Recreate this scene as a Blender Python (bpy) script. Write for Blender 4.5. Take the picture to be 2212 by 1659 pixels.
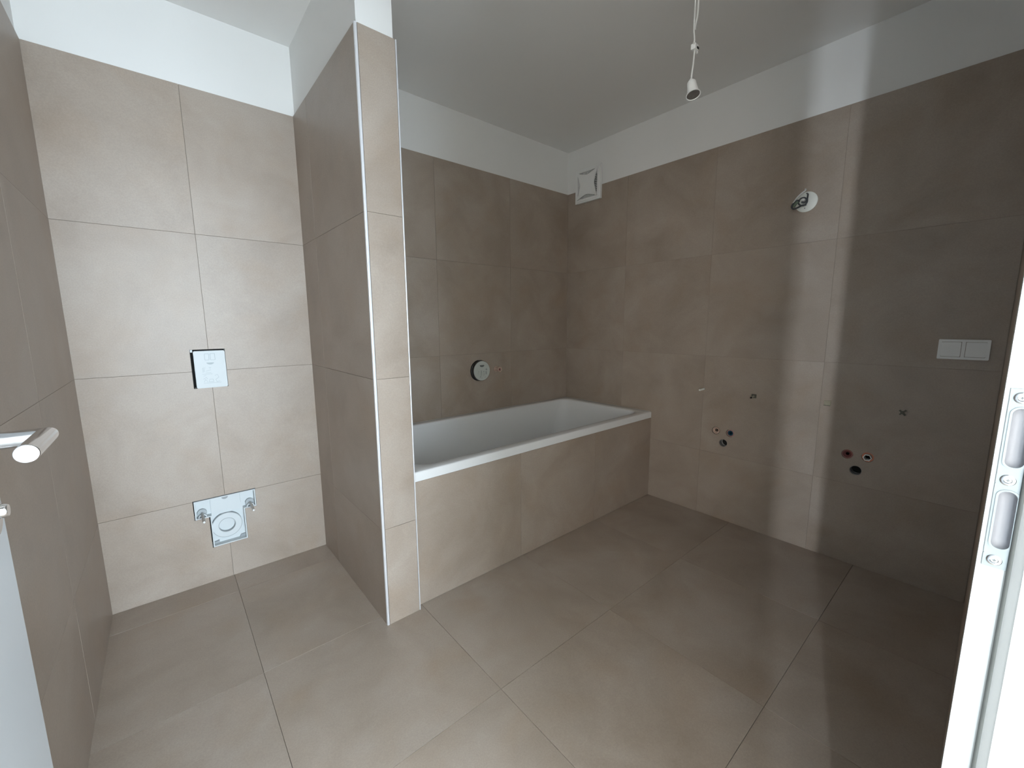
import bpy, bmesh, math, random
from mathutils import Vector, Matrix
random.seed(7)
for o in list(bpy.data.objects): bpy.data.objects.remove(o)
S = bpy.context.scene
COL = S.collection

# ------------------------------------------------------------------ camera
CAMH = 1.2182
YAW, PIT, ROL, FPX = -0.70031, -0.14569, -0.00717, 891.77
fw = Vector((-math.sin(YAW)*math.cos(PIT), math.cos(YAW)*math.cos(PIT), math.sin(PIT)))
r0 = Vector((math.cos(YAW), math.sin(YAW), 0)); u0 = r0.cross(fw)
rt = math.cos(ROL)*r0 + math.sin(ROL)*u0
up = -math.sin(ROL)*r0 + math.cos(ROL)*u0
cd = bpy.data.cameras.new('camera'); cam = bpy.data.objects.new('camera', cd); COL.objects.link(cam)
m = Matrix.Identity(4)
for i in range(3):
    m[i][0], m[i][1], m[i][2] = rt[i], up[i], -fw[i]
m[2][3] = CAMH
cam.matrix_world = m
cd.sensor_fit = 'HORIZONTAL'; cd.sensor_width = 36.0; cd.lens = FPX/2212*36.0
cd.clip_start = 0.01; cd.clip_end = 100
S.camera = cam

# ------------------------------------------------------------------ world, lights, exposure
w = bpy.data.worlds.new('world'); S.world = w; w.use_nodes = True
w.node_tree.nodes['Background'].inputs[0].default_value = (0.62, 0.74, 0.86, 1)
w.node_tree.nodes['Background'].inputs[1].default_value = 0.3
S.view_settings.view_transform = 'Standard'; S.view_settings.look = 'None'
S.view_settings.gamma = 1.0; S.view_settings.use_curve_mapping = False
S.view_settings.exposure = 0.0
try:
    S.cycles.use_denoising = True
    S.cycles.max_bounces = 10; S.cycles.diffuse_bounces = 6; S.cycles.caustics_reflective = False
    S.cycles.sample_clamp_indirect = 4.0
except Exception: pass

def area(name, loc, size, sizey, direction, power, color):
    l = bpy.data.lights.new(name, 'AREA'); l.shape = 'RECTANGLE'; l.size = size; l.size_y = sizey
    l.energy = power; l.color = color
    o = bpy.data.objects.new(name, l); COL.objects.link(o); o.location = loc
    o.rotation_euler = Vector(direction).to_track_quat('-Z', 'Y').to_euler()
    return o
# daylight entering the hall behind the camera through its window, and through the narrow side light at its end
area('hall_window_daylight', (0.40, -2.97, 1.28), 2.0, 1.95, (0, 1, 0), 350.0, (0.76, 0.89, 1.0))
area('hall_end_daylight', (-2.57, -1.95, 1.3), 1.7, 2.0, (1, 0, 0), 140.0, (1.0, 0.94, 0.86))
area('hall_east_fill', (3.05, -1.7, 1.3), 1.2, 1.8, (-1, 0, 0), 100.0, (0.80, 0.91, 1.0))  # added fill from the east, lifts the left wall and floor
area('hall_side_daylight', (-2.56, -0.865, 1.1), 0.06, 2.0, (1, 0.22, 0), 76.0, (0.86, 0.93, 1.0))

# ------------------------------------------------------------------ dimensions (metres)
XL, XR, YB = -0.276, 2.551, 2.326            # left wall, right wall, rear wall (tile faces)
XP0, XP1, YP, YA = 0.590, 0.738, 1.4975, 1.5245   # pier faces, pier end, bath apron face
YF = -0.012                                    # tile face of the door wall
H1, H2 = 2.2136, 2.5215                      # top of the tiles, ceiling
ZB = [0.0, 0.4136, 1.0136, 1.6136, H1]       # horizontal joints
TT = 0.009                                     # tile thickness

# ------------------------------------------------------------------ materials
def mat(name, color, rough=0.5, metal=0.0, spec=0.5, coat=0.0, noise=0.0, nscale=8.0, bump=0.0, bscale=60.0, emis=None):
    mt = bpy.data.materials.new(name); mt.use_nodes = True
    nt = mt.node_tree; b = nt.nodes['Principled BSDF']
    b.inputs['Base Color'].default_value = (*color, 1); b.inputs['Roughness'].default_value = rough
    b.inputs['Metallic'].default_value = metal; b.inputs['Specular IOR Level'].default_value = spec
    b.inputs['Coat Weight'].default_value = coat
    tc = nt.nodes.new('ShaderNodeTexCoord')
    if noise > 0:
        n = nt.nodes.new('ShaderNodeTexNoise'); n.inputs['Scale'].default_value = nscale; n.inputs['Detail'].default_value = 5
        nt.links.new(tc.outputs['Object'], n.inputs['Vector'])
        mx = nt.nodes.new('ShaderNodeMix'); mx.data_type = 'RGBA'
        mx.inputs['A'].default_value = (*[c*(1-noise) for c in color], 1)
        mx.inputs['B'].default_value = (*[min(1, c*(1+noise)) for c in color], 1)
        nt.links.new(n.outputs['Fac'], mx.inputs['Factor']); nt.links.new(mx.outputs['Result'], b.inputs['Base Color'])
    if bump > 0:
        n2 = nt.nodes.new('ShaderNodeTexNoise'); n2.inputs['Scale'].default_value = bscale; n2.inputs['Detail'].default_value = 3
        nt.links.new(tc.outputs['Object'], n2.inputs['Vector'])
        bp = nt.nodes.new('ShaderNodeBump'); bp.inputs['Strength'].default_value = bump; bp.inputs['Distance'].default_value = 0.002
        nt.links.new(n2.outputs['Fac'], bp.inputs['Height']); nt.links.new(bp.outputs['Normal'], b.inputs['Normal'])
    return mt

def tile_material():
    mt = bpy.data.materials.new('porcelain_tile'); mt.use_nodes = True
    nt = mt.node_tree; b = nt.nodes['Principled BSDF']; L = nt.links.new
    tc = nt.nodes.new('ShaderNodeTexCoord'); oi = nt.nodes.new('ShaderNodeObjectInfo')
    mul = nt.nodes.new('ShaderNodeMath'); mul.operation = 'MULTIPLY'; mul.inputs[1].default_value = 37.0
    L(oi.outputs['Random'], mul.inputs[0])
    add = nt.nodes.new('ShaderNodeVectorMath'); add.operation = 'ADD'
    L(tc.outputs['Object'], add.inputs[0]); L(mul.outputs[0], add.inputs[1])
    def noise(scale, detail, rough, dist=0.0):
        n = nt.nodes.new('ShaderNodeTexNoise'); n.inputs['Scale'].default_value = scale
        n.inputs['Detail'].default_value = detail; n.inputs['Roughness'].default_value = rough
        n.inputs['Distortion'].default_value = dist; L(add.outputs[0], n.inputs['Vector']); return n
    def ramp(src, stops):
        r = nt.nodes.new('ShaderNodeValToRGB'); e = r.color_ramp.elements
        e[0].position, e[0].color = stops[0][0], (*stops[0][1], 1); e[1].position, e[1].color = stops[-1][0], (*stops[-1][1], 1)
        for p, c in stops[1:-1]:
            x = e.new(p); x.color = (*c, 1)
        L(src, r.inputs[0]); return r
    big = noise(3.2, 4, 0.55, 0.6); warm = noise(5.0, 3, 0.5, 0.3); fine = noise(220, 2, 0.6); streak = noise(1.6, 6, 0.6, 1.2)
    r1 = ramp(big.outputs['Fac'], [(0.30, (0.325, 0.265, 0.216)), (0.5, (0.372, 0.310, 0.258)), (0.70, (0.408, 0.350, 0.299))])
    r2 = ramp(warm.outputs['Fac'], [(0.50, (0, 0, 0)), (0.78, (0.45, 0.45, 0.45))])
    mx = nt.nodes.new('ShaderNodeMix'); mx.data_type = 'RGBA'; mx.inputs['B'].default_value = (0.350, 0.262, 0.190, 1)
    L(r2.outputs[0], mx.inputs['Factor']); L(r1.outputs[0], mx.inputs['A'])
    r3 = ramp(fine.outputs['Fac'], [(0.3, (0.93, 0.93, 0.93)), (0.7, (1.05, 1.05, 1.05))])
    m2 = nt.nodes.new('ShaderNodeMix'); m2.data_type = 'RGBA'; m2.blend_type = 'MULTIPLY'; m2.inputs['Factor'].default_value = 1
    L(mx.outputs['Result'], m2.inputs['A']); L(r3.outputs[0], m2.inputs['B'])
    r4 = ramp(streak.outputs['Fac'], [(0.35, (0.965, 0.965, 0.965)), (0.65, (1.03, 1.03, 1.03))])
    m3 = nt.nodes.new('ShaderNodeMix'); m3.data_type = 'RGBA'; m3.blend_type = 'MULTIPLY'; m3.inputs['Factor'].default_value = 1
    L(m2.outputs['Result'], m3.inputs['A']); L(r4.outputs[0], m3.inputs['B'])
    L(m3.outputs['Result'], b.inputs['Base Color'])
    rr = nt.nodes.new('ShaderNodeMapRange'); rr.inputs['To Min'].default_value = 0.36; rr.inputs['To Max'].default_value = 0.52
    L(big.outputs['Fac'], rr.inputs['Value']); L(rr.outputs[0], b.inputs['Roughness'])
    bp = nt.nodes.new('ShaderNodeBump'); bp.inputs['Strength'].default_value = 0.06; bp.inputs['Distance'].default_value = 0.002
    L(fine.outputs['Fac'], bp.inputs['Height']); L(bp.outputs['Normal'], b.inputs['Normal'])
    b.inputs['Specular IOR Level'].default_value = 0.5
    return mt

TILE = tile_material()
PLASTER = mat('white_plaster', (0.83, 0.83, 0.815), 0.92, spec=0.2, noise=0.015, nscale=3, bump=0.08, bscale=90)
GROUT2 = mat('beige_grout', (0.29, 0.245, 0.205), 0.95, spec=0.1, noise=0.12, nscale=40)
GROUT = mat('taupe_grout', (0.19, 0.16, 0.135), 0.95, spec=0.1, noise=0.15, nscale=40)
ALU = mat('satin_aluminium', (0.86, 0.87, 0.90), 0.34, metal=0.45, noise=0.03, nscale=30)
CHROME = mat('polished_steel', (0.80, 0.80, 0.81), 0.14, metal=1.0, noise=0.02, nscale=50)
ZINC = mat('zinc_plate', (0.27, 0.31, 0.325), 0.55, metal=0.35, noise=0.08, nscale=60)
STEEL = mat('threaded_steel', (0.72, 0.73, 0.72), 0.3, metal=1.0, bump=0.6, bscale=600)
BRASS = mat('nickel_brass', (0.70, 0.53, 0.45), 0.3, metal=0.5, noise=0.08, nscale=90)
COPPER = mat('red_copper', (0.55, 0.20, 0.12), 0.4, metal=0.6, noise=0.1, nscale=80)
REDPL = mat('red_plastic', (0.16, 0.022, 0.018), 0.45, noise=0.1, nscale=50)
BLUEPL = mat('blue_plastic', (0.012, 0.075, 0.13), 0.4, noise=0.1, nscale=50)
ENAMEL = mat('white_enamel', (0.80, 0.81, 0.81), 0.12, coat=0.3, noise=0.01, nscale=2)
WHITEPL = mat('white_plastic', (0.84, 0.85, 0.84), 0.4, noise=0.02, nscale=30)
COVERPL = mat('matte_white_plastic', (0.60, 0.635, 0.645), 0.55, noise=0.02, nscale=30)
PRINT = mat('grey_relief_plastic', (0.40, 0.45, 0.47), 0.6, noise=0.05, nscale=60)
INSERT = mat('lavender_grey_plastic', (0.25, 0.255, 0.275), 0.5, noise=0.03, nscale=60)
GREYPL = mat('pale_grey_plastic', (0.37, 0.40, 0.41), 0.5, noise=0.05, nscale=40)
SHADEPL = mat('mid_grey_plastic', (0.30, 0.32, 0.33), 0.55, noise=0.06, nscale=50)
STROKE = mat('dark_grey_plastic', (0.12, 0.13, 0.13), 0.55, noise=0.1, nscale=50)
BLACK = mat('black_rubber', (0.018, 0.018, 0.018), 0.45, noise=0.2, nscale=40)
VOID = mat('dark_cavity', (0.012, 0.011, 0.010), 0.9, noise=0.2, nscale=20)
DOORW = mat('white_door_lacquer', (0.58, 0.61, 0.64), 0.35, noise=0.01, nscale=3)
FRAMEW = mat('white_frame_lacquer', (0.46, 0.48, 0.48), 0.35, noise=0.01, nscale=3)
SEAL = mat('grey_rubber_seal', (0.12, 0.13, 0.125), 0.7, noise=0.05, nscale=60)
SILIC = mat('sealant', (0.40, 0.36, 0.31), 0.6, noise=0.08, nscale=50)
FAWN = mat('fawn_plastic', (0.32, 0.29, 0.21), 0.6, noise=0.15, nscale=120)
OLIVE = mat('dark_green_plastic', (0.105, 0.105, 0.080), 0.6, noise=0.25, nscale=150)
GREENPL = mat('green_insulation', (0.16, 0.21, 0.15), 0.5, noise=0.15, nscale=80)
CABLE = mat('white_cable', (0.74, 0.74, 0.72), 0.5, noise=0.03, nscale=80)
DCABLE = mat('dark_grey_cable', (0.055, 0.062, 0.068), 0.35, noise=0.15, nscale=80)
SCREED = mat('pale_screed', (0.55, 0.53, 0.50), 0.8, noise=0.12, nscale=5)

# ------------------------------------------------------------------ helpers
def link(name, bm_or_mesh, material, parent=None, loc=(0, 0, 0), smooth=False, angle=40):
    if isinstance(bm_or_mesh, bmesh.types.BMesh):
        bmesh.ops.recalc_face_normals(bm_or_mesh, faces=bm_or_mesh.faces)
        me = bpy.data.meshes.new(name); bm_or_mesh.to_mesh(me); bm_or_mesh.free()
        if smooth:
            for p in me.polygons: p.use_smooth = True
            try: me.set_sharp_from_angle(angle=math.radians(angle))
            except Exception: pass
    else: me = bm_or_mesh
    ms = material if isinstance(material, (list, tuple)) else [material]
    if not me.materials:
        for x in ms: me.materials.append(x)
    o = bpy.data.objects.new(name, me); COL.objects.link(o); o.location = loc
    if parent: o.parent = parent
    return o
def empty(name, loc, label, cat, group=None):
    o = bpy.data.objects.new(name, None); COL.objects.link(o); o.location = loc; o.empty_display_size = 0.05
    o['label'] = label; o['category'] = cat
    if group: o['group'] = group
    return o
def tag(o, label, cat, group=None):
    o['label'] = label; o['category'] = cat
    if group: o['group'] = group
    return o
def structure(o, label, cat):
    o['kind'] = 'structure'; o['label'] = label; o['category'] = cat
    return o
def B(): return bmesh.new()
def box(bm, x0, x1, y0, y1, z0, z1, bevel=0.0, seg=2, mi=0):
    vs = [bm.verts.new(p) for p in ((x0,y0,z0),(x1,y0,z0),(x1,y1,z0),(x0,y1,z0),(x0,y0,z1),(x1,y0,z1),(x1,y1,z1),(x0,y1,z1))]
    fs = [bm.faces.new([vs[i] for i in f]) for f in ((0,3,2,1),(4,5,6,7),(0,1,5,4),(1,2,6,5),(2,3,7,6),(3,0,4,7))]
    for f in fs: f.material_index = mi
    if bevel > 0:
        es = list({e for f in fs for e in f.edges})
        bmesh.ops.bevel(bm, geom=es, offset=bevel, segments=seg, profile=0.5, affect='EDGES')
    return bm
def basis(n):
    n = Vector(n).normalized(); a = Vector((0, 0, 1)) if abs(n.z) < 0.9 else Vector((1, 0, 0))
    u = a.cross(n).normalized(); v = n.cross(u)
    return u, v, n
def lathe(bm, c, n, prof, seg=32, mi=0, cap0=True, cap1=True):
    """prof: (radius, distance along n) pairs"""
    c = Vector(c); u, v, n = basis(n); rings = []
    for r, d in prof:
        rings.append([bm.verts.new(c + n*d + (u*math.cos(2*math.pi*i/seg) + v*math.sin(2*math.pi*i/seg))*r) for i in range(seg)])
    for a, b in zip(rings, rings[1:]):
        for i in range(seg):
            f = bm.faces.new((a[i], a[(i+1) % seg], b[(i+1) % seg], b[i])); f.material_index = mi
    if cap0: bm.faces.new(rings[0]).material_index = mi
    if cap1: bm.faces.new(rings[-1]).material_index = mi
    return bm
def tube(bm, pts, r, seg=10, mi=0):
    pts = [Vector(p) for p in pts]; rings = []
    t0 = (pts[1]-pts[0]).normalized(); u, v, _ = basis(t0)
    for i, p in enumerate(pts):
        t = (pts[min(i+1, len(pts)-1)] - pts[max(i-1, 0)]).normalized()
        u = (u - t*u.dot(t)).normalized(); v = t.cross(u)
        rr = r[i] if isinstance(r, (list, tuple)) else r
        rings.append([bm.verts.new(p + (u*math.cos(2*math.pi*k/seg) + v*math.sin(2*math.pi*k/seg))*rr) for k in range(seg)])
    for a, b in zip(rings, rings[1:]):
        for k in range(seg): bm.faces.new((a[k], a[(k+1) % seg], b[(k+1) % seg], b[k])).material_index = mi
    bm.faces.new(rings[0]).material_index = mi; bm.faces.new(rings[-1]).material_index = mi
    return bm
def spline(pts, n=8):
    pts = [Vector(p) for p in pts]; out = []
    P = [pts[0]*2-pts[1]] + pts + [pts[-1]*2-pts[-2]]
    for i in range(1, len(P)-2):
        a, b, c, d = P[i-1:i+3]
        for k in range(n):
            t = k/n
            out.append(0.5*((2*b) + (c-a)*t + (2*a-5*b+4*c-d)*t*t + (3*b-a-3*c+d)*t**3))
    out.append(pts[-1]); return out
def ring_wall(bm, outer, inner, f, d0, d1, mi=0):
    """flat frame between two closed polylines of equal count, extruded from depth d0 to d1; f maps (u, v, d) to a point"""
    n = len(outer)
    O0 = [bm.verts.new(f(*p, d0)) for p in outer]; I0 = [bm.verts.new(f(*p, d0)) for p in inner]
    O1 = [bm.verts.new(f(*p, d1)) for p in outer]; I1 = [bm.verts.new(f(*p, d1)) for p in inner]
    for i in range(n):
        j = (i+1) % n
        for q in ((O0[i], O0[j], I0[j], I0[i]), (O1[i], I1[i], I1[j], O1[j]), (O0[i], O1[i], O1[j], O0[j]), (I0[i], I0[j], I1[j], I1[i])):
            bm.faces.new(q).material_index = mi
def prism(bm, poly, f, d0, d1, mi=0):
    a = [bm.verts.new(f(*p, d0)) for p in poly]; b = [bm.verts.new(f(*p, d1)) for p in poly]; n = len(poly)
    bm.faces.new(a).material_index = mi; bm.faces.new(list(reversed(b))).material_index = mi
    for i in range(n):
        bm.faces.new((a[i], b[i], b[(i+1) % n], a[(i+1) % n])).material_index = mi
def rrect(w, h, r, k=6, cx=0, cy=0):
    out = []
    for sx, sy, a0 in ((1, 1, 0), (-1, 1, 90), (-1, -1, 180), (1, -1, 270)):
        for i in range(k+1):
            a = math.radians(a0 + 90*i/k)
            out.append((cx + sx*(w/2-r) + r*math.cos(a), cy + sy*(h/2-r) + r*math.sin(a)))
    return out
def circ(cx, cy, r, n=32, ph=0): return [(cx+r*math.cos(2*math.pi*i/n+ph), cy+r*math.sin(2*math.pi*i/n+ph)) for i in range(n)]
def cut(o, cutters):
    """boolean the cutter meshes out of o and keep the result as its mesh"""
    tmp = []
    for c in cutters:
        me = bpy.data.meshes.new('cut'); bm = c(); bmesh.ops.recalc_face_normals(bm, faces=bm.faces); bm.to_mesh(me); bm.free()
        co = bpy.data.objects.new('cut', me); COL.objects.link(co); tmp.append(co)
        md = o.modifiers.new('b', 'BOOLEAN'); md.operation = 'DIFFERENCE'; md.solver = 'EXACT'; md.object = co
    bpy.context.view_layer.update()
    dg = bpy.context.evaluated_depsgraph_get(); me = bpy.data.meshes.new_from_object(o.evaluated_get(dg))
    o.modifiers.clear(); o.data = me
    for t in tmp: bpy.data.objects.remove(t)

# ------------------------------------------------------------------ tiles
_cache = {}
def tile_mesh(wd, ht):
    k = (round(wd, 4), round(ht, 4))
    if k not in _cache:
        bm = B(); box(bm, -wd/2, wd/2, -ht/2, ht/2, -TT, 0)
        es = [e for e in bm.edges if all(v.co.z > -1e-6 for v in e.verts)]
        bmesh.ops.bevel(bm, geom=es, offset=0.0003, segments=1, affect='EDGES')
        bmesh.ops.recalc_face_normals(bm, faces=bm.faces)
        me = bpy.data.meshes.new('tile'); bm.to_mesh(me); bm.free(); me.materials.append(TILE); _cache[k] = me
    return _cache[k]
GAP = 0.0012
def lay(parent, origin, U, V, N, us, vs, skip=lambda *a: False, cuts=()):
    """tiles between the joints us x vs on the plane through origin; cuts = (u0,u1,v0,v1,cutter)"""
    U, V, N, origin = Vector(U), Vector(V), Vector(N), Vector(origin)
    for a, b in zip(us, us[1:]):
        for c, d in zip(vs, vs[1:]):
            if skip(a, b, c, d): continue
            o = bpy.data.objects.new('tile', tile_mesh(b-a-GAP, d-c-GAP)); COL.objects.link(o); o.parent = parent
            p = origin + U*(a+b)/2 + V*(c+d)/2 + N*random.uniform(-0.0003, 0.0002)
            M = Matrix.Identity(4)
            for i in range(3): M[i][0], M[i][1], M[i][2], M[i][3] = U[i], V[i], N[i], p[i]
            o.matrix_basis = M
            hit = [q[4] for q in cuts if q[0] < b and q[1] > a and q[2] < d and q[3] > c]
            if hit: cut(o, hit)
def cyl_x(y, z, r, depth=0.05): return lambda: lathe(B(), (XR+depth, y, z), (-1, 0, 0), [(r, 0), (r, depth+0.03)], 28)
def cyl_y(x, z, r, depth=0.05): return lambda: lathe(B(), (x, YB+depth, z), (0, -1, 0), [(r, 0), (r, depth+0.03)], 40)
def bx(*a): return lambda: box(B(), *a)

GB = 0.0035   # grout recess behind the tile face
PB = 0.0085   # plaster face behind the tile face

# fittings that need openings
PIPES = [(1.083, 0.557), (0.999, 0.556), (1.035, 0.488), (0.441, 0.563), (0.363, 0.565), (0.402, 0.489)]
PR = 0.0235
FLU = (0.089, 0.2185, 0.9365, 1.112)
BRT = (0.0335, 0.2815, 0.3235, 0.4170)   # upper bar of the toilet bracket
BRS = (0.0880, 0.2325, 0.1700, 0.3300)   # stem
MIX = (1.662, 0.897)
FAN = (1.998, 2.233, 2.116, 2.355)

# ------------------------------------------------------------------ floor
fl = link('floor', box(B(), XL-0.02, XR+0.02, -0.125, YB+0.02, -0.12, -GB), [GROUT])
structure(fl, 'beige concrete-look porcelain tiled bathroom floor', 'floor')
fx = [XL-0.003, 0.160, 0.757, 1.355, 1.953, XR+0.003]
lay(fl, (0, 0, 0), (1, 0, 0), (0, 1, 0), (0, 0, 1), fx, [-0.06, 0.369, 0.967, 1.5652])
lay(fl, (0, 0, 0), (1, 0, 0), (0, 1, 0), (0, 0, 1), [XL-0.003, 0.160, XP0+0.003], [1.5652, 2.163, YB+0.003])
hf = link('floor', box(B(), -2.7, 3.2, -3.1, -0.125, -0.12, -0.002), SCREED)
structure(hf, 'bare pale screed floor of the hall outside the door', 'floor')

# ------------------------------------------------------------------ ceiling
structure(link('ceiling', box(B(), -2.7, 3.2, -3.1, YB+0.15, H2, H2+0.12), PLASTER), 'flat white plastered ceiling', 'ceiling')

# ------------------------------------------------------------------ walls
def wall(name, pbox, gbox, label, cuts=(), gm=None):
    o = link(name, box(B(), *pbox), [PLASTER]); structure(o, label, 'wall')
    if cuts: cut(o, cuts)
    if gbox:
        g = link('grout_bed', box(B(), *gbox), [gm or GROUT], o)
        if cuts: cut(g, cuts)
    return o
pipe_cuts = [cyl_x(y, z, PR) for y, z in PIPES]
fan_cut = bx(XR-0.02, XR+PB, FAN[0]+0.006, FAN[1]-0.006, FAN[2]+0.006, FAN[3]-0.006)
wr = wall('wall_right', (XR+PB, XR+0.15, -0.14, YB+0.15, 0, H2), (XR+0.0012, XR+PB, YF, YB, 0, H1-0.002),
          'long right wall with taupe tiles under a white plaster strip', pipe_cuts + [bx(XR-0.02, XR+0.007, FAN[0]+0.006, FAN[1]-0.006, FAN[2]+0.006, FAN[3]-0.006)], gm=GROUT2)
lay(wr, (XR, 0, 0), (0, -1, 0), (0, 0, 1), (-1, 0, 0), [-YB+0.0002, -1.775, -1.174, -0.572, -YF-0.001], ZB,
    cuts=[(-y-PR, -y+PR, z-PR, z+PR, cyl_x(y, z, PR)) for y, z in PIPES] + [(-FAN[1], -FAN[0], FAN[2], FAN[3], fan_cut)])

flush_cut = bx(FLU[0], FLU[1], YB-0.02, YB+0.07, FLU[2], FLU[3])
brk_cut = lambda: (lambda bm: (prism(bm, [(BRT[0], BRT[2]), (BRS[0], BRT[2]), (BRS[0], BRS[2]), (BRS[1], BRS[2]), (BRS[1], BRT[2]), (BRT[1], BRT[2]), (BRT[1], BRT[3]), (BRT[0], BRT[3])], lambda u, v, d: (u, d, v), YB-0.02, YB+0.080), bm)[1])(B())
mix_cut = cyl_y(MIX[0], MIX[1], 0.0725, 0.04)
wb = wall('wall_back', (XL-0.15, XR+PB, YB+PB, YB+0.15, 0, H2), (XL, XR, YB+GB, YB+PB, 0, H1-0.002),
          'rear wall with large taupe tiles behind toilet niche and bath', [flush_cut, brk_cut, mix_cut])
cb = [(FLU[0], FLU[1], FLU[2], FLU[3], flush_cut), (BRT[0], BRT[1], BRS[2], BRT[3], brk_cut),
      (MIX[0]-0.073, MIX[0]+0.073, MIX[1]-0.073, MIX[1]+0.073, mix_cut)]
lay(wb, (0, YB, 0), (1, 0, 0), (0, 0, 1), (0, -1, 0), [XL-0.003, 0.157, XP0+0.003], ZB, cuts=cb)
lay(wb, (0, YB, 0), (1, 0, 0), (0, 0, 1), (0, -1, 0), [XP1-0.003, 1.355, 1.953, XR+0.003], ZB, cuts=cb)

wl = wall('wall_left', (XL-0.15, XL-PB, -0.14, YB+PB, 0, H2), (XL-PB, XL-0.0008, YF, YB, 0, H1-0.002),
          'left wall of taupe tiles behind the open white door', gm=GROUT2)
lay(wl, (XL, 0, 0), (0, 1, 0), (0, 0, 1), (1, 0, 0), [YF+0.001, 0.50, 1.10, 1.700, YB-0.0002], ZB)

# pier between toilet niche and bath
wp = wall('wall_pier', (XP0+PB, XP1-PB, YP+PB, YB+PB, 0, H2), (XP0+GB, XP1-GB, YP+GB, YB, 0, H1-0.002),
          'narrow tiled pier between the toilet niche and the bathtub')
lay(wp, (XP0, 0, 0), (0, -1, 0), (0, 0, 1), (-1, 0, 0), [-YB+0.001, -2.105, -YP-0.010], ZB)
lay(wp, (0, YP, 0), (1, 0, 0), (0, 0, 1), (0, -1, 0), [XP0+0.0095, XP1-0.005], ZB)
lay(wp, (XP1, 0, 0), (0, 1, 0), (0, 0, 1), (1, 0, 0), [YP+0.010, 2.10, YB-0.001], ZB)
t = link('corner_profile', box(B(), XP0-0.0005, XP0+0.0085, YP-0.0006, YP+0.0030, 0.0, H1, 0.0012, 2), ALU, wp)
box_b = box(B(), XP0-0.0006, XP0+0.0016, YP+0.0036, YP+0.0090, 0.0, H1, 0.0006, 1)
link('corner_profile', box_b, ALU, wp)
link('corner_profile', box(B(), XP1-0.0042, XP1+0.0006, YP-0.0006, YP+0.0085, 0.0, H1, 0.0012, 2), ALU, wp)

# door wall with its opening
bm = B()
box(bm, XL-0.15, -0.236, -0.120, YF-PB, 0, H2); box(bm, 0.614, XR+0.15, -0.120, YF-PB, 0, H2); box(bm, -0.236, 0.614, -0.120, YF-PB, 2.03, H2)
wf = link('wall_front', bm, PLASTER); structure(wf, 'door wall with taupe tiles and white plaster above', 'wall')
bm = B(); box(bm, 0.655, XR, YF-PB, YF-GB, 0, H1-0.002)
link('grout_bed', bm, GROUT, wf)
lay(wf, (0, YF, 0), (-1, 0, 0), (0, 0, 1), (0, 1, 0), [-XR+0.001, -1.951, -1.351, -0.751, -0.664], ZB)

# hall outside, with its window and narrow side light
bm = B()
box(bm, -2.7, -0.62, -3.10, -3.0, 0, H2); box(bm, 1.42, 3.2, -3.10, -3.0, 0, H2)
box(bm, -0.62, 1.42, -3.10, -3.0, 0, 0.28); box(bm, -0.62, 1.42, -3.10, -3.0, 2.28, H2)
box(bm, -2.7, -2.6, -3.0, -2.82, 0, H2); box(bm, -2.7, -2.6, -1.08, -0.96, 0, H2); box(bm, -2.7, -2.6, -0.81, -0.12, 0, H2)
box(bm, -2.7, -2.6, -2.82, -1.08, 0, 0.28); box(bm, -2.7, -2.6, -2.82, -1.08, 2.32, H2)
box(bm, -2.7, -2.6, -0.96, -0.81, 0, 0.08); box(bm, -2.7, -2.6, -0.96, -0.81, 2.12, H2)
box(bm, 3.1, 3.2, -3.0, -2.32, 0, H2); box(bm, 3.1, 3.2, -1.08, -0.12, 0, H2); box(bm, 3.1, 3.2, -2.32, -1.08, 0, 0.38); box(bm, 3.1, 3.2, -2.32, -1.08, 2.22, H2); box(bm, 2.70, 3.1, -0.20, -0.12, 0, H2); box(bm, -2.6, -0.426, -0.20, -0.12, 0, H2)
structure(link('wall_rear', bm, PLASTER), 'white walls of the hall behind the camera', 'wall')

# ------------------------------------------------------------------ door frame
def frame_poly(side):
    # (x, y) going round the profile; side 1 = right jamb, -1 = left jamb
    P = [(0.600, -0.0060), (0.600, -0.0245), (0.5985, -0.0255), (0.592, -0.0300), (0.5900, -0.0335), (0.5880, -0.0350), (0.5880, -0.1240), (0.660, -0.1240),
         (0.660, -0.1205), (0.6145, -0.1205), (0.6145, -0.0185), (0.662, -0.0185), (0.662, -0.0075), (0.6605, -0.0060)]
    return P if side == 1 else [(0.378 - x, y) for x, y in P]
fr = link('trim_1', (lambda bm: (prism(bm, frame_poly(1), lambda u, v, d: (u, v, d), 0.0, 2.0), bm)[1])(B()), FRAMEW, smooth=True, angle=50)
structure(fr, 'white lacquered door frame with a steel strike plate', 'door frame')
cut(fr, [bx(0.5925, 0.609, -0.0257, -0.0119, 1.0795, 1.1385), bx(0.5925, 0.609, -0.0257, -0.0119, 0.9980, 1.0585)])
link('jamb', (lambda bm: (prism(bm, frame_poly(-1), lambda u, v, d: (u, v, d), 0.0, 2.0), bm)[1])(B()), FRAMEW, fr)
link('frame_head', (lambda bm: (prism(bm, [(2.0 + (x-0.600), y) for x, y in frame_poly(1)], lambda u, v, d: (d, v, u), -0.284, 0.662), bm)[1])(B()), FRAMEW, fr)
bm = B(); tube(bm, [(0.5975, -0.0285, 0.0), (0.5975, -0.0285, 1.99)], 0.0032, 10)
link('rubber_seal', bm, SEAL, fr, smooth=True)
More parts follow.
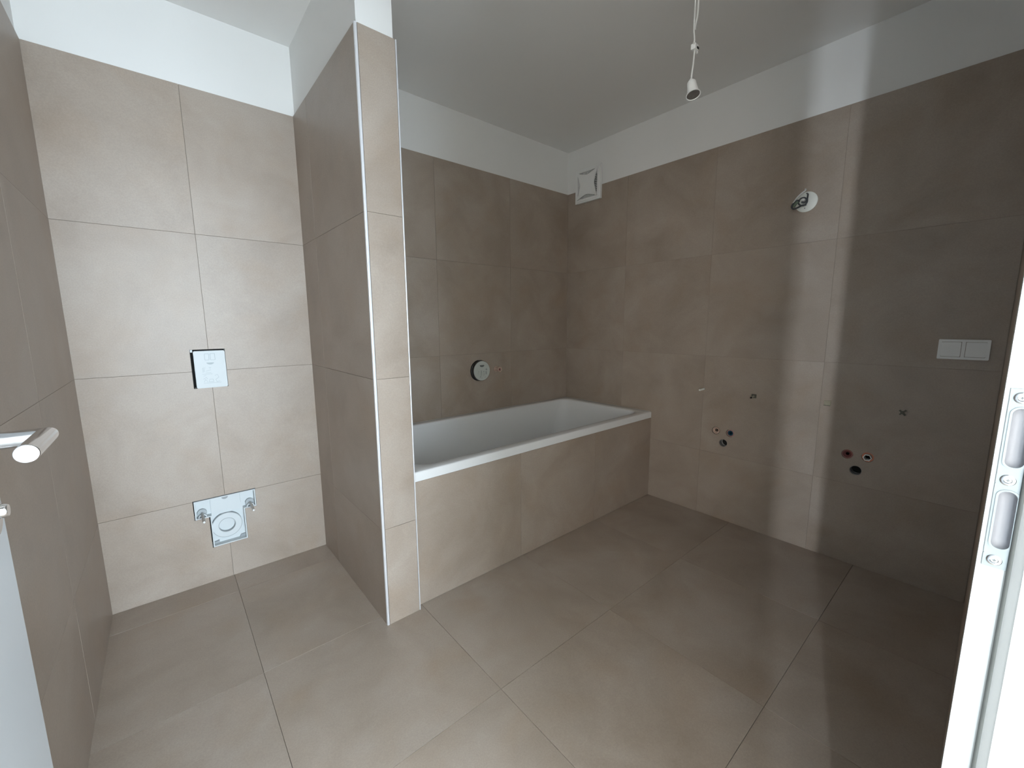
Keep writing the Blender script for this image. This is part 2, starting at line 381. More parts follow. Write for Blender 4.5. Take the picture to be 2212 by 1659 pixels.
# strike plate: z 0.979..1.155, y -0.0285..-0.0095 on the rebate face
sp = empty('x', (0, 0, 0), '', ''); bpy.data.objects.remove(sp)
fp = lambda u, v, d: (0.600 - d, u, v)
def slot_ring(bm, z0, z1, zc0, zc1, mi=0):
    """plate segment z0..z1 with a rounded slot zc0..zc1"""
    cy = -0.0188; w2 = 0.0068; k = 8
    inner = []; outer = []
    zc, hh = (zc0+zc1)/2, (zc1-zc0)
    inn = rrect(2*w2, hh, 0.0062, k, cy, zc)
    for (a, b) in inn:
        # push to the outer rectangle from the slot centre
        da, db = a-cy, b-zc
        ow = 0.0093
        s = min(ow/abs(da) if abs(da) > 1e-9 else 1e9, ((z1-zc) if db > 0 else (zc-z0))/abs(db) if abs(db) > 1e-9 else 1e9)
        outer.append((cy+da*s, zc+db*s))
    ring_wall(bm, outer, inn, fp, 0.0, 0.0016, mi)
SL = [(1.0800, 1.1380), (0.9985, 1.0580)]
bm = B()
slot_ring(bm, 1.073, 1.1385+0.0065, *SL[0]); slot_ring(bm, 0.992, 1.064, *SL[1])
for z0, z1 in ((1.145, 1.1555), (1.064, 1.073), (0.9790, 0.992)):
    prism(bm, [(-0.0281, z0), (-0.0095, z0), (-0.0095, z1), (-0.0281, z1)], fp, 0.0, 0.0016)
plate = link('strike_plate', bm, ZINC, fr); plate['label'] = 'brushed steel strike plate with two rounded slots'
for z0, z1 in SL:
    bm = B(); hh = z1-z0; zc = (z0+z1)/2
    ring_wall(bm, rrect(0.0150, hh+0.0014, 0.0070, 8, -0.0188, zc), rrect(0.0118, hh-0.0018, 0.0056, 8, -0.0188, zc), fp, 0.0012, 0.0024)
    link('slot_lip', bm, ZINC, plate, smooth=True)
    bm = B(); RR = []
    for wd, dz_, dd in ((0.0130, 0.0, 0.0010), (0.0122, 0.0008, -0.0022), (0.0098, 0.0032, -0.0048), (0.0060, 0.0070, -0.0060), (0.0020, 0.0110, -0.0063)):
        RR.append([bm.verts.new(fp(*p, dd)) for p in rrect(wd, hh-2*dz_, wd/2-0.0001, 8, -0.0188, zc)])
    for A, C in zip(RR, RR[1:]):
        for i in range(len(A)):
            j = (i+1) % len(A); bm.faces.new((A[i], A[j], C[j], C[i]))
    bm.faces.new(RR[-1])
    link('slot_insert', bm, INSERT, plate, smooth=True, angle=80)
for z in (1.1470, 1.0680, 0.9868):
    bm = B(); lathe(bm, (0.5984, -0.0170, z), (-1, 0, 0), [(0.0052, 0), (0.0052, 0.0006), (0.0045, 0.0012), (0.0030, 0.0013), (0.0025, 0.0006)], 20)
    s = link('screw', bm, CHROME, plate, smooth=True)
    bm = B(); box(bm, 0.5976, 0.5980, -0.0170-0.0011, -0.0170+0.0011, z-0.0003, z+0.0003); box(bm, 0.59755, 0.5980, -0.0170-0.0003, -0.0170+0.0003, z-0.0011, z+0.0011)
    for v in bm.verts: v.co.x -= 0.0001
    link('screw_slot', bm, STROKE, plate)

# ------------------------------------------------------------------ door leaf, standing open against the left wall
dl = link('door_1', box(B(), -0.2205, -0.1805, 0.0, 0.820, 0.006, 1.992, 0.0015, 2), DOORW)
structure(dl, 'white flush door standing open along the left wall', 'door')
HX, HY, HZ = -0.1215, 0.752, 1.0850
bm = B(); R = 0.0100
# mitred lever: neck out of the leaf, then back towards the hinge
prof = []
seg = 28
def cs(k): a = 2*math.pi*k/seg; return math.cos(a), math.sin(a)
n0 = [bm.verts.new((-0.176, HY + R*cs(k)[0], HZ + R*cs(k)[1])) for k in range(seg)]
n1 = [bm.verts.new((HX + R*cs(k)[0], HY + R*cs(k)[0], HZ + R*cs(k)[1])) for k in range(seg)]
n2 = [bm.verts.new((HX + R*cs(k)[0], 0.656, HZ + R*cs(k)[1] + 0.0)) for k in range(seg)]
n3 = [bm.verts.new((HX + (R-0.0006)*cs(k)[0], 0.6552, HZ + (R-0.0006)*cs(k)[1])) for k in range(seg)]
for a, b in ((n0, n1), (n1, n2), (n2, n3)):
    for k in range(seg): bm.faces.new((a[k], a[(k+1) % seg], b[(k+1) % seg], b[k]))
bm.faces.new(n0); bm.faces.new(n3)
hd = link('handle', bm, CHROME, dl, smooth=True, angle=35); hd['label'] = 'mitred chrome lever handle'
bm = B(); lathe(bm, (-0.1805, HY, HZ), (1, 0, 0), [(0.026, 0), (0.026, 0.007), (0.0245, 0.009), (0.012, 0.009)], 36)
link('handle_rose', bm, CHROME, dl, smooth=True)
bm = B(); lathe(bm, (-0.1805, HY, 0.996), (1, 0, 0), [(0.026, 0), (0.026, 0.007), (0.0245, 0.009), (0.0, 0.009)][:3]+[(0.011, 0.009)], 36)
kr = link('lock_rose', bm, CHROME, dl, smooth=True)
bm = B(); lathe(bm, (-0.1715, HY+0.004, 0.999), (1, 0, 0), [(0.0085, 0), (0.0085, 0.007), (0.0070, 0.0095)], 24)
link('lock_cylinder', bm, CHROME, dl, smooth=True)
bm = B(); box(bm, -0.2105, -0.1905, 0.8200, 0.8212, 0.930, 1.160); link('lock_face', bm, ZINC, dl)

# ------------------------------------------------------------------ bath apron
ap = link('bath_surround', box(B(), XP1+0.001, XR-0.001, YA+TT, YA+0.06, 0.0, 0.562), [GROUT])
tag(ap, 'taupe tiled apron closing the front of the bathtub', 'bath panel')
lay(ap, (0, YA, 0), (1, 0, 0), (0, 0, 1), (0, -1, 0), [XP1+0.0025, 1.340, 1.940, XR-0.0015], [0.001, 0.563])

# ------------------------------------------------------------------ bathtub
tx0, tx1, ty0, ty1, tz = XP1+0.002, XR-0.002, YA-0.004, YB-0.003, 0.6065
cx, cy = (tx0+tx1)/2, (ty0+ty1)/2
bt = empty('bathtub', (cx, cy, 0.0), 'white enamelled rectangular bathtub built in behind the pier', 'bathtub')
W, D = tx1-tx0, ty1-ty0
bm = B()
K = 10
def ringv(x0, x1, y0, y1, r, z):
    pts = rrect(x1-x0, y1-y0, r, K, (x0+x1)/2-cx, (y0+y1)/2-cy)
    return [bm.verts.new((a, b, z)) for a, b in pts]
rings = [ringv(tx0+0.004, tx1-0.004, ty0+0.004, ty1-0.004, 0.004, 0.565),
         ringv(tx0, tx1, ty0, ty1, 0.008, 0.565),
         ringv(tx0, tx1, ty0, ty1, 0.008, tz-0.006),
         ringv(tx0+0.0015, tx1-0.0015, ty0+0.0015, ty1-0.0015, 0.008, tz-0.002),
         ringv(tx0+0.006, tx1-0.006, ty0+0.006, ty1-0.006, 0.008, tz)]
ix0, ix1, iy0, iy1 = tx0+0.055, tx1-0.068, ty0+0.052, ty1-0.052
for dx, dz, r in ((0, 0, .075), (0.004, -0.001, .073), (0.008, -0.006, .07), (0.011, -0.020, .07)):
    rings.append(ringv(ix0+dx, ix1-dx, iy0+dx, iy1-dx, r, tz+dz))
for f_ in (0.12, 0.25, 0.4, 0.55, 0.7, 0.82, 0.90, 0.955, 0.985, 1.0):
    z = (tz-0.02) - f_*0.395
    inn = 0.011 + 0.055*f_ + (0.03*((f_-0.7)/0.3)**2 if f_ > 0.7 else 0)
    sl = 0.011 + 0.20*f_ + (0.04*((f_-0.7)/0.3)**2 if f_ > 0.7 else 0)
    sr = 0.011 + 0.16*f_ + (0.04*((f_-0.7)/0.3)**2 if f_ > 0.7 else 0)
    rings.append(ringv(ix0+sl, ix1-sr, iy0+inn, iy1-inn, 0.07+0.05*f_, z))
rings.append(ringv(ix0+0.32, ix1-0.28, iy0+0.17, iy1-0.17, 0.10, tz-0.418))
for a, b in zip(rings, rings[1:]):
    n = len(a)
    for i in range(n): bm.faces.new((a[i], a[(i+1) % n], b[(i+1) % n], b[i]))
bm.faces.new(rings[-1])
link('tub_shell', bm, ENAMEL, bt, smooth=True, angle=50)
bm = B(); lathe(bm, (0.0, 0.0, tz-0.4175), (0, 0, 1), [(0.026, -0.002), (0.028, 0.001), (0.024, 0.003), (0.018, 0.001)], 28)
link('drain', bm, CHROME, bt, smooth=True)
# support under the rim, hidden behind the apron: four feet
for sx in (-0.6, 0.6):
    for sy in (-0.2, 0.2):
        bm = B(); lathe(bm, (sx, sy, 0.0), (0, 0, 1), [(0.03, 0), (0.03, 0.008), (0.01, 0.012), (0.01, 0.190)], 14)
        link('foot', bm, STEEL, bt, smooth=True)
# sealant beads
bm = B(); tube(bm, [(tx0, YB-0.0045, tz), (XR-0.0045, YB-0.0045, tz), (XR-0.0045, ty0+0.01, tz)], 0.0036, 8)
s = link('sealant_bead', bm, SILIC, bt)
for v in s.data.vertices: v.co.x -= cx; v.co.y -= cy

# ------------------------------------------------------------------ flush box cover
fb = empty('cistern_cover', (0.1585, YB, 1.022), 'white rectangular cistern protection cover in the toilet wall, moulded marks', 'cover plate')
fy = lambda u, v, d: (u, -d, v)
bm = B()
x0, x1, z0, z1 = -0.0585, 0.0580, -0.0850, 0.0830
A = rrect(x1-x0, z1-z0, 0.006, 4, (x0+x1)/2, (z0+z1)/2)
prism(bm, A, fy, -0.060, 0.006)
bmesh.ops.bevel(bm, geom=[e for e in bm.edges if all(v.co.y < -0.0059 for v in e.verts)], offset=0.0015, segments=2, affect='EDGES')
link('box_body', bm, COVERPL, fb, smooth=True, angle=50)
bm = B(); box(bm, -0.069, -0.0660, -0.0, 0.06, -0.083, 0.086); box(bm, -0.069, 0.0595, 0.055, 0.068, -0.084, 0.089)
link('wall_box', bm, VOID, fb)
bm = B(); box(bm, -0.0680, -0.0600, -0.001, 0.012, 0.0780, 0.0890); link('corner_lug', bm, COVERPL, fb)
bm = B()
for xa, xb in ((-0.019, -0.0025), (0.0015, 0.020)):
    ring_wall(bm, rrect(xb-xa, 0.030, 0.002, 3, (xa+xb)/2, 0.056), rrect(xb-xa-0.003, 0.027, 0.0015, 3, (xa+xb)/2, 0.056), fy, 0.0055, 0.0073)
link('clip_window', bm, PRINT, fb)
bm = B(); prism(bm, [(0.014*math.cos(math.pi+math.pi*i/12)-0.0, 0.030+0.009*math.sin(math.pi+math.pi*i/12)) for i in range(13)], fy, 0.0055, 0.0068)
link('finger_notch', bm, PRINT, fb)
# moulded pictogram relief (abstract marks, as faint as in the photograph)
bm = B()
def bar(bm, xa, za, xb, zb, wd=0.0012, d=0.0067):
    v = Vector((xb-xa, zb-za)); L = v.length; v /= L; n = Vector((-v.y, v.x))*wd/2
    prism(bm, [(xa+n.x, za+n.y), (xa-n.x, za-n.y), (xb-n.x, zb-n.y), (xb+n.x, zb+n.y)], fy, 0.0055, d)
for q in ((-.030,.006,-.030,-.014),(-.030,.006,-.020,.006),(-.026,.002,-.026,-.012),(-.008,.008,.001,.008),(-.006,.003,.000,.003),(-.020,-.008,.000,-.004),(-.020,-.016,.000,-.016),(-.030,-.030,-.020,-.028),
          (-.032,-.045,-.020,-.037),(-.020,-.037,-.016,-.045),(-.030,-.058,-.024,-.046),(-.024,-.046,-.016,-.058),(-.012,-.058,-.008,-.046),(-.008,-.046,.004,-.046),(.004,-.046,.006,-.058),(-.012,-.058,.006,-.058),
          (.012,-.030,.022,-.026),(.022,-.026,.026,-.040),(.014,-.048,.026,-.040),(.014,-.048,.018,-.060),(.018,-.060,.030,-.056),(-.032,-.063,.034,-.063),(-.034,-.022,.004,-.022)):
    bar(bm, *q)
o = link('moulded_marks', bm, PRINT, fb)

# ------------------------------------------------------------------ toilet mounting bracket
tb = empty('toilet_bracket', (0.157, YB, 0.29), 'white T-shaped toilet mounting template recessed low in the wall', 'mounting bracket')
ox, oz = 0.157, 0.29
X0, X1, Z0, Z1 = BRT[0]-ox+0.0035, BRT[1]-ox-0.0012, BRT[2]-oz+0.0012, BRT[3]-oz-0.0045
SX0, SX1, SZ0 = BRS[0]-ox+0.0045, BRS[1]-ox-0.0012, BRS[2]-oz+0.0012
def tee(e):
    return [(X0+e, Z0+e), (SX0+e, Z0+e), (SX0+e, SZ0+e), (SX1-e, SZ0+e), (SX1-e, Z0+e), (X1-e, Z0+e), (X1-e, Z1-e), (X0+e, Z1-e)]
bm = B(); prism(bm, tee(0.001), fy, -0.038, -0.032); link('tray_floor', bm, COVERPL, tb)
bm = B(); ring_wall(bm, tee(0), tee(0.0048), fy, -0.037, 0.0012); link('tray_rim', bm, COVERPL, tb)
bm = B(); prism(bm, [(p[0]*1.0, p[1]) for p in [(BRT[0]-ox+.0002, BRT[2]-oz+.0002), (BRS[0]-ox+.0002, BRT[2]-oz+.0002), (BRS[0]-ox+.0002, BRS[2]-oz+.0002), (BRS[1]-ox-.0002, BRS[2]-oz+.0002), (BRS[1]-ox-.0002, BRT[2]-oz+.0002), (BRT[1]-ox-.0002, BRT[2]-oz+.0002), (BRT[1]-ox-.0002, BRT[3]-oz-.0002), (BRT[0]-ox+.0002, BRT[3]-oz-.0002)]], fy, -0.072, -0.066)
link('cavity_back', bm, VOID, tb)
# raised centre panel, the shaded flange side and the outlet ring
bm = B(); prism(bm, [(-0.058, 0.030), (0.060, 0.030), (0.060, Z1-0.006), (-0.058, Z1-0.006)], fy, -0.0325, -0.024); link('centre_panel', bm, COVERPL, tb)
CX, CZ = 0.152-ox+0.003, 0.260-oz
bm = B(); ring_wall(bm, circ(CX, CZ, 0.0615, 44), circ(CX, CZ, 0.0590, 44), fy, -0.033, -0.0125)
link('flange_side_shade', bm, GREYPL, tb, smooth=True)  # grey flange side, the shade of its step put into the colour
bm = B(); ring_wall(bm, circ(CX, CZ, 0.0590, 44), circ(CX, CZ, 0.0350, 44), fy, -0.033, -0.0128); link('outlet_flange', bm, COVERPL, tb, smooth=True, angle=60)
bm = B(); ring_wall(bm, circ(CX, CZ, 0.0352, 44), circ(CX, CZ, 0.0330, 44), fy, -0.046, -0.0115); link('outlet_ring', bm, GREYPL, tb, smooth=True, angle=60)
bm = B(); prism(bm, circ(CX, CZ, 0.0335, 44), fy, -0.050, -0.0455); link('outlet_cap', bm, COVERPL, tb)
bm = B(); prism(bm, [(-0.012+0.012+0.013*math.cos(math.pi+math.pi*i/12), 0.109+0.011*math.sin(math.pi+math.pi*i/12)) for i in range(13)], fy, -0.0245, -0.0232); link('half_moon_notch', bm, SHADEPL, tb)
for xa, xb in ((X0+0.006, -0.060), (0.062, X1-0.006)):
    bm = B(); prism(bm, [(xa, 0.062), (xb, 0.062), (xb, Z1-0.006), (xa, Z1-0.006)], fy, -0.033, -0.028)
    link('corner_pad', bm, COVERPL, tb)
bm = B(); prism(bm, [(SX0+0.005, SZ0+0.005), (SX0+0.026, SZ0+0.005), (SX0+0.026, SZ0+0.018), (SX0+0.005, SZ0+0.014)], fy, -0.033, -0.022)
link('drain_gusset', bm, SHADEPL, tb)
bm = B(); prism(bm, [(SX1-0.030, SZ0+0.005), (SX1-0.005, SZ0+0.005), (SX1-0.005, SZ0+0.018), (SX1-0.024, SZ0+0.016)], fy, -0.033, -0.022)
link('drain_gusset', bm, SHADEPL, tb)
for sx, sz in ((0.0645-ox, 0.3470-oz), (0.2555-ox, 0.3460-oz)):
    bm = B(); lathe(bm, (sx, 0.0325, sz), (0, -1, 0), [(0.0185, 0), (0.0185, 0.016), (0.0175, 0.017)], 28); link('stud_disc', bm, GREYPL, tb, smooth=True)
    bm = B(); c0 = [(0.0165*math.cos(math.pi*i/16+math.pi*0)+sx, 0) for i in range(1)]
    outer = [(sx+0.0165*math.cos(math.pi*(i/16)), sz-0.016+0.0165*math.sin(math.pi*(i/16))) for i in range(17)]
    inner = [(sx+0.0120*math.cos(math.pi*(i/16)), sz-0.016+0.0120*math.sin(math.pi*(i/16))) for i in range(17)]
    for i in range(16):
        prism(bm, [outer[i], outer[i+1], inner[i+1], inner[i]], fy, -0.018, 0.0012)
    bmesh.ops.remove_doubles(bm, verts=bm.verts, dist=1e-5)
    link('stud_collar', bm, COVERPL, tb)
    bm = B(); pr = [(0.0056, 0.0)]
    d = 0.0
    while d < 0.108: pr += [(0.0056, d), (0.0048, d+0.0010), (0.0056, d+0.0020)]; d += 0.0022
    pr += [(0.0042, d+0.001)]
    lathe(bm, (sx, 0.010, sz), (0, -1, -0.02), pr, 14); st = link('threaded_stud', bm, STEEL, tb, smooth=True); st['label'] = 'steel threaded stud sticking out'

# ------------------------------------------------------------------ bath mixer rough-in
mx = empty('mixer_cover', (MIX[0], YB, MIX[1]), 'round grey protection cap of the concealed bath mixer above the tub', 'mixer cover')
bm = B(); lathe(bm, (0, 0.035, 0), (0, -1, 0), [(0.069, 0), (0.0690, 0.040), (0.0655, 0.042), (0.0655, 0.050), (0.0690, 0.052), (0.0690, 0.066)], 56); link('housing', bm, BLACK, mx, smooth=True)
bm = B(); lathe(bm, (0, -0.0305, 0), (0, -1, 0), [(0.0660, 0), (0.0672, 0.001), (0.0672, 0.004), (0.0655, 0.0055)], 56); link('cap', bm, mat('grey_cap_plastic', (0.52, 0.55, 0.52), 0.45, noise=0.05, nscale=30), mx, smooth=True)
bm = B(); ff = lambda u, v, d: (u, -0.0358-d, v)
prism(bm, [(-0.018, 0.040), (0.018, 0.040)] + [(0.018*math.cos(-math.pi*i/10), 0.036+0.010*math.sin(-math.pi*i/10)) for i in range(11)], ff, -0.0004, 0.0008); link('cap_notch', bm, STROKE, mx)
bm = B()
def bar2(xa, za, xb, zb, wd):
    v = Vector((xb-xa, zb-za)); L = v.length; v /= L; n = Vector((-v.y, v.x))*wd/2
    prism(bm, [(xa+n.x, za+n.y), (xa-n.x, za-n.y), (xb-n.x, zb-n.y), (xb+n.x, zb+n.y)], ff, -0.0004, 0.0006)
for q in ((-.032,-.006,-.026,-.004,.005),(-.036,-.014,-.030,-.020,.002),(-.008,.004,-.010,-.040,.004),(-.004,.000,-.002,-.030,.002),(.010,-.008,.018,-.004,.006),(.012,-.016,.012,-.036,.002),(.020,-.014,.020,-.034,.002),
          (.032,.012,.042,.004,.010),(.034,-.004,.036,-.026,.008),(-.018,-.044,-.014,-.038,.005),(-.012,-.048,.004,-.050,.002),(.022,-.048,.030,-.042,.003)):
    bar2(*q)
link('moulded_marks', bm, mat('cap_print', (0.30, 0.33, 0.32), 0.5, noise=0.1, nscale=60), mx)

po = empty('pipe_outlet', (1.810, YB, 0.897), 'short nickel pipe stub sticking out right of the round mixer cap', 'pipe')
bm = B(); lathe(bm, (0, 0.004, 0), (0, -1, 0), [(0.0185, 0), (0.0185, 0.008), (0.0155, 0.009), (0.0155, 0.040), (0.0175, 0.042), (0.0175, 0.052), (0.0165, 0.053), (0.0100, 0.053), (0.0095, 0.030)], 32, cap1=False); link('sleeve', bm, BRASS, po, smooth=True)
bm = B(); lathe(bm, (0, -0.028, 0), (0, -1, 0), [(0.0098, 0), (0.0098, 0.008), (0.0085, 0.009)], 6); link('red_plug', bm, REDPL, po)

# ------------------------------------------------------------------ fan grille
fn = empty('ventilation_grille', (XR, (FAN[0]+FAN[1])/2, (FAN[2]+FAN[3])/2), 'square white ventilation grille on the right wall in the far corner', 'ventilation grille')
gx = lambda u, v, d: (-d, -u, v)       # u runs towards the camera along the wall, d out of the wall
hs, hz = (FAN[1]-FAN[0])/2, (FAN[3]-FAN[2])/2
bm = B(); sq = lambda a, b, r=0.004: rrect(2*a, 2*b, r, 3)
ring_wall(bm, sq(hs, hz), sq(hs-0.026, hz-0.026), gx, 0.0, 0.020)
ring_wall(bm, sq(hs-0.0105, hz-0.0105), sq(hs-0.026, hz-0.026), gx, 0.0195, 0.024)
link('frame', bm, GREYPL if False else WHITEPL, fn, smooth=True, angle=30)
bm = B(); prism(bm, sq(hs-0.007, hz-0.007), gx, -0.0065, 0.0015); link('back_plate', bm, STROKE, fn)
M = 24; a_, b_ = hs-0.022, hz-0.022
def concave(s, off):
    out = []
    cor = [(-1, -1), (1, -1), (1, 1), (-1, 1)]
    for k in range(4):
        p, q = Vector(cor[k]), Vector(cor[(k+1) % 4])
        for i in range(M//2):
            t = i/(M//2); m_ = p.lerp(q, t); ins = off*(1-abs(2*t-1)**1.3)
            nrm = -((p+q)/2)
            out.append(((m_.x*a_ + nrm.x*ins)*s, (m_.y*b_ + nrm.y*ins)*s))
    return out
bm = B(); c1 = concave(1.0, 0.030)
prism(bm, c1, gx, 0.024, 0.0300); link('front_panel', bm, WHITEPL, fn)
for side in range(4):
    for i in range(1, 16):
        t = -1 + 2*i/16
        bm = B()
        if side in (0, 2):   # vertical edges of the panel: horizontal slats
            x_ = a_ if side == 0 else -a_; zz = t*b_; xa, xb = sorted((x_*1.0, x_ - math.copysign(0.036, x_)))
            prism(bm, [(xa, zz-0.0022), (xb, zz-0.0022), (xb, zz+0.0022), (xa, zz+0.0022)], gx, 0.001, 0.010)
        else:
            z_ = b_ if side == 1 else -b_; xx = t*a_; za, zb = sorted((z_, z_ - math.copysign(0.036, z_)))
            prism(bm, [(xx-0.0022, za), (xx+0.0022, za), (xx+0.0022, zb), (xx-0.0022, zb)], gx, 0.001, 0.010)
        link('slat', bm, WHITEPL, fn)

# ------------------------------------------------------------------ wall lamp outlet
lo = empty('wall_lamp_outlet', (XR, 0.714, 1.813), 'round white wall outlet high on the right wall with loose coiled wires', 'wall outlet')
bm = B(); lathe(bm, (0, 0, 0), (-1, 0, 0), [(0.0485, 0), (0.0485, 0.003), (0.0465, 0.0045)], 44); link('cover_disc', bm, mat('warm_white_plastic', (0.80, 0.81, 0.75), 0.5, noise=0.03, nscale=40), lo, smooth=True)
bm = B(); lathe(bm, (-0.0043, 0.004, -0.030), (-1, 0, 0), [(0.0025, 0), (0.0025, 0.0008)], 14); link('screw_hole', bm, STROKE, lo)
g2 = lambda u, v, d: Vector((-d, -u, v))
bm = B(); tube(bm, spline([g2(-.045, -.004, .045), g2(-.040, -.000, .050), g2(-.028, .018, .050), g2(-.010, .038, .042), g2(0.000, .047, .036), g2(.001, .056, .034)]), 0.0038, 10); link('white_sheath', bm, CABLE, lo, smooth=True)
bm = B(); tube(bm, spline([g2(0.0, .040, .006), g2(.010, .030, .024), g2(.012, .010, .034), g2(.012, -.010, .036), g2(0.0, -.022, .034), g2(-.016, -.018, .036), g2(-.024, -.004, .038), g2(-.016, .012, .038), g2(0.000, .014, .038), g2(.010, .002, .036), g2(.002, -.010, .040), g2(-.010, -.006, .044)]), 0.0036, 10); link('dark_wire', bm, DCABLE, lo, smooth=True)
bm = B(); tube(bm, spline([g2(.002, -.016, .012), g2(-.010, -.020, .030), g2(-.026, -.030, .044), g2(-.042, -.032, .046), g2(-.050, -.020, .046), g2(-.042, -.006, .048), g2(-.026, .004, .050), g2(-.016, -.004, .050)]), 0.0042, 10); link('dark_wire', bm, DCABLE, lo, smooth=True)
bm = B(); tube(bm, spline([g2(-.040, -.022, .046), g2(-.032, -.012, .052), g2(-.022, -.002, .052)]), 0.0065, 10); link('green_wire', bm, GREENPL, lo, smooth=True)
bm = B(); tube(bm, [g2(-.008, 0.002, 0.0), g2(-.004, .006, .040)], 0.007, 12); link('core_bundle', bm, CABLE, lo, smooth=True)

# ------------------------------------------------------------------ double switch
sw = empty('double_light_switch', (XR, 0.1035, 1.097), 'white double light switch on the right wall near the door', 'light switch')
bm = B(); ring_wall(bm, rrect(0.148, 0.083, 0.0035, 3), rrect(0.128, 0.063, 0.0020, 3), gx, 0.0, 0.0085)
prism(bm, [(-0.0055, -0.032), (0.0055, -0.032), (0.0055, 0.032), (-0.0055, 0.032)], gx, 0.0, 0.0082)
link('switch_frame', bm, WHITEPL, sw, smooth=True, angle=30)
for c in (-0.0355, 0.0355):
    bm = B(); P0 = rrect(0.0570, 0.0605, 0.003, 3, c, 0)
    prism(bm, P0, gx, 0.001, 0.0085 + 0.0)
    for v in bm.verts:
        if v.co.x < -0.005: v.co.x -= 0.0018*(v.co.z/0.03)*(1 if c < 0 else -1)
    link('rocker', bm, WHITEPL, sw)

# ------------------------------------------------------------------ basin fixings (anchors)
def anchor(y, z, label, kind):
    o = empty('basin_fixing', (XR, y, z), label, 'wall fixing', 'basin fixings along the right wall')
    if kind == 'rod':
        bm = B(); lathe(bm, (0.006, 0, 0), (-1, 0.0, -0.02), [(0.0062, 0), (0.0062, 0.060), (0.0052, 0.062)], 16)
        link('rod', bm, mat('bright_zinc_rod', (0.92, 0.94, 0.88), 0.35, metal=0.0, noise=0.03, nscale=90), o, smooth=True)
        bm = B(); lathe(bm, (0.0, 0, 0), (-1, 0, 0), [(0.0072, 0), (0.0072, 0.0015)], 20); link('plug_collar', bm, SHADEPL, o)
    elif kind == 'plug_rod':
        bm = B(); box(bm, -0.003, 0.0, -0.013, 0.013, -0.011, 0.011, 0.001, 1); link('plug_flange', bm, OLIVE, o)
        bm = B(); tube(bm, [(0.0, 0, 0), (-0.042, 0.0, -0.004)], 0.0042, 12); link('rod', bm, mat('worn_zinc_rod', (0.62, 0.60, 0.52), 0.4, metal=0.5, noise=0.1, nscale=90), o, smooth=True)
        bm = B(); lathe(bm, (-0.042, 0, -0.004), (-1, 0, -0.1), [(0.0048, -0.003), (0.0048, 0.003)], 14); link('rod_tip', bm, VOID, o)
    elif kind == 'square':
        bm = B(); box(bm, -0.004, 0.0, -0.0145, 0.0145, -0.013, 0.013, 0.001, 1)
        for v in bm.verts: v.co.z += v.co.y*-0.10
        link('plug_flange', bm, FAWN, o)
        bm = B(); box(bm, -0.0055, -0.003, -0.0120, 0.0145, -0.0135, -0.0105)
        link('plug_lip', bm, OLIVE, o)
    else:
        for k in range(4):
            a = math.radians(35+90*k); bm = B()
            c_, s_ = math.cos(a)*(0.8, 1.0, 0.6, 1.1)[k], math.sin(a)*(1.1, 0.7, 1.0, 0.8)[k]
            pts = [(0.003*-s_, 0.003*c_), (0.018*c_-0.004*s_, 0.018*s_+0.004*c_), (0.018*c_+0.004*s_, 0.018*s_-0.004*c_), (0.003*s_, -0.003*c_)]
            prism(bm, pts, gx, 0.0, 0.004+0.002*(k % 2)); link('plug_fin', bm, OLIVE, o)
        bm = B(); lathe(bm, (0, 0, 0), (-1, 0, 0), [(0.007, 0), (0.007, 0.0055), (0.004, 0.0055), (0.0035, 0.001)], 16); link('plug_core', bm, OLIVE, o)
anchor(1.172, 0.806, 'bright steel threaded rod sticking out of the tiled wall, nearest the bathtub', 'rod')
anchor(0.884, 0.798, 'grey wall plug with a short dull rod, second fixing from the bathtub', 'plug_rod')
anchor(0.542, 0.807, 'flat square fawn wall plug, third fixing from the bathtub', 'square')
anchor(0.262, 0.803, 'dark crumpled splayed wall plug below the light switch', 'fins')

# ------------------------------------------------------------------ water connections
def conn(i, name, label, kind, cat='pipe outlet'):
    y, z = PIPES[i]
    o = empty(name, (XR, y, z), label, cat)
    bm = B(); lathe(bm, (0.0490, 0, 0), (-1, 0, 0), [(PR-0.0002, 0), (PR-0.0002, 0.003)], 28); link('hole_bottom', bm, VOID, o)
    def tubepart(nm, ro, ri, d0, d1, m_, seg=28, seg_in=None):
        bm = B()
        f = lambda u, v, d: (-d, u, v)
        ring_wall(bm, circ(0, 0, ro, seg), circ(0, 0, ri, seg), f, d0, d1); return link(nm, bm, m_, o, smooth=True, angle=35)
    if kind == 'brass':
        tubepart('collar', 0.0205, 0.0150, -0.040, -0.004, BRASS); tubepart('thread', 0.0150, 0.0105, -0.040, -0.012, BRASS, 8)
    elif kind == 'blue':
        tubepart('collar', 0.0220, 0.0160, -0.040, -0.005, mat('rosy_copper', (0.42, 0.25, 0.23), 0.4, metal=0.4, noise=0.1, nscale=70)); tubepart('thread', 0.0160, 0.0095, -0.040, -0.008, BLUEPL)
    elif kind == 'drain':
        tubepart('sleeve', 0.0228, 0.0212, -0.030, -0.004, mat('pale_drain_pipe', (0.22, 0.23, 0.23), 0.5, noise=0.06, nscale=50))
    elif kind == 'red':
        tubepart('collar', 0.0222, 0.0165, -0.040, -0.003, mat('dull_red_collar', (0.30, 0.12, 0.10), 0.5, noise=0.15, nscale=60)); tubepart('plug', 0.0165, 0.0080, -0.040, -0.010, REDPL)
    elif kind == 'white':
        tubepart('collar', 0.0226, 0.0175, -0.040, -0.004, COPPER); tubepart('hex_sleeve', 0.0178, 0.0132, -0.022, 0.010, WHITEPL, 6)
conn(0, 'water_outlet', 'brass water outlet of the left trio, upper left beside the bathtub', 'brass')
conn(1, 'water_outlet', 'rosy ringed water outlet with blue core, upper right of the left trio', 'blue')
conn(2, 'drain_outlet', 'dark drain hole at the bottom of the trio nearer the bathtub', 'drain', 'drain')
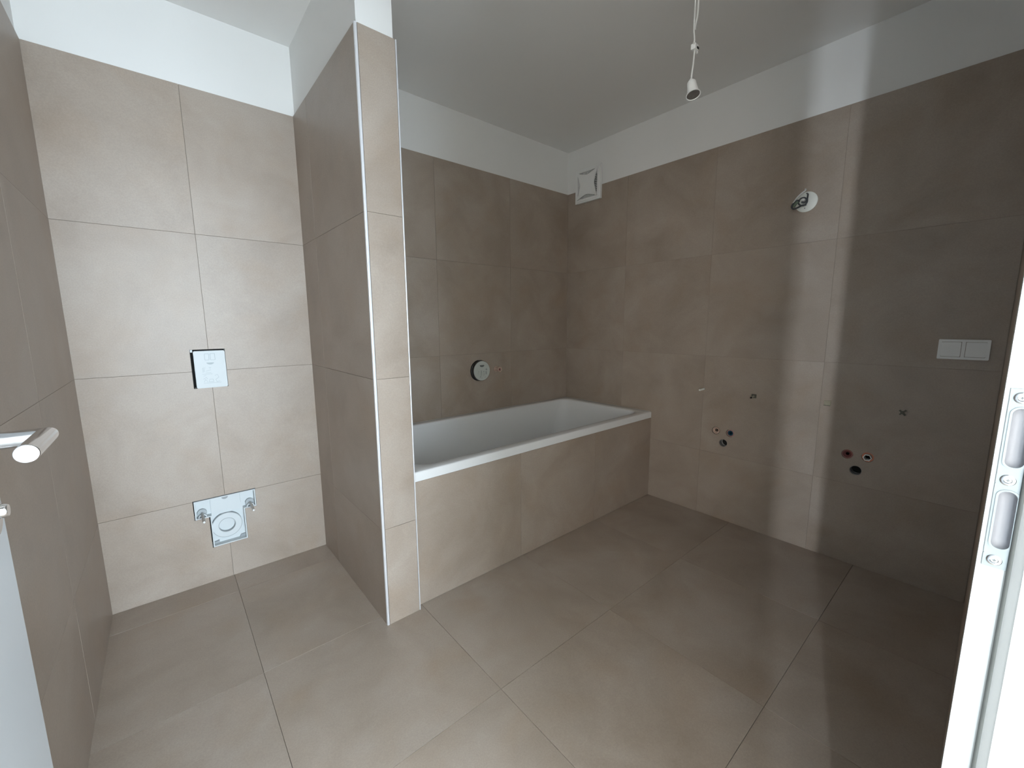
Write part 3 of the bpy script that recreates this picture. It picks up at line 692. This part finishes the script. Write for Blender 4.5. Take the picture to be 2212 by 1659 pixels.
conn(3, 'water_outlet', 'dull red plugged water outlet, upper left of the right trio', 'red')
conn(4, 'water_outlet', 'copper water outlet with white hexagonal sleeve, upper right of the right trio', 'white')
conn(5, 'drain_outlet', 'dark drain hole at the bottom of the trio below the light switch', 'drain', 'drain')

# ------------------------------------------------------------------ hanging lamp holder
px, py = 1.420, 0.75
pl = empty('pendant_lamp_holder', (px, py, H2), 'white bulbless lamp holder hanging from the ceiling on a thin cord', 'pendant lamp')
bm = B(); tube(bm, spline([(0, 0, 0), (-.006, 0, -.12), (-.009, .0, -.25), (-.010, 0, -.36), (-.005, 0, -.385), (-.002, 0, -.397), (-.004, 0, -.408)]), 0.0024, 8)
link('cord', bm, CABLE, pl, smooth=True)
bm = B(); tube(bm, spline([(0, 0, 0), (.006, 0, -.12), (.007, .0, -.24), (.010, 0, -.29), (.0085, 0, -.32), (.002, 0, -.345), (-.002, 0, -.358), (-.004, 0, -.37)]), 0.0030, 8)
link('cord', bm, CABLE, pl, smooth=True)
tz_ = -0.418
bm = B(); box(bm, -.010, .012, -.008, .008, tz_-.008, tz_+.008, .0012, 1); link('terminal_block', bm, WHITEPL, pl)
bm = B(); box(bm, .0, .0108, -.0095, -.0078, tz_-.0062, tz_-.0002); link('terminal_hole', bm, VOID, pl)
bm = B(); tube(bm, spline([(-.008, -.003, tz_+.004), (-.014, -.004, tz_+.006), (-.018, -.004, tz_+.003)]), .0018, 8); tube(bm, spline([(.010, -.002, tz_-.004), (.014, -.003, tz_-.010), (.012, -.003, tz_-.016)]), .0018, 8)
link('wire_end', bm, CABLE, pl, smooth=True)
bm = B(); tube(bm, spline([(.002, 0, tz_-.006), (-.001, 0, tz_-.030), (-.004, 0, tz_-.055), (-.009, 0, tz_-.085), (-.010, 0, tz_-.108)]), 0.0026, 8)
link('lower_cord', bm, CABLE, pl, smooth=True)
ax_ = Vector((-0.16, -0.27, -1.0)).normalized()
bm = B(); lathe(bm, (-.011, 0, -0.520), ax_, [(0.0045, -0.004), (0.0065, 0.002), (0.0105, 0.004), (0.0138, 0.009), (0.0155, 0.026), (0.0175, 0.042), (0.0215, 0.052), (0.0228, 0.055), (0.0205, 0.055), (0.0150, 0.040), (0.0135, 0.020)], 40)
link('socket_shell', bm, WHITEPL, pl, smooth=True)
bm = B(); lathe(bm, Vector((-.011, 0, -0.520))+ax_*0.0515, ax_, [(0.0200, 0), (0.0196, 0.0020), (0.0120, 0.0010)], 32); link('socket_contact', bm, mat('brown_grey_socket', (0.14, 0.13, 0.12), 0.5, metal=0.2, noise=0.3, nscale=120), pl, smooth=True)
bm = B(); lathe(bm, (0, 0, 0), (0, 0, -1), [(0.011, 0), (0.011, 0.004), (0.006, 0.006)], 24); link('ceiling_ring', bm, WHITEPL, pl, smooth=True)
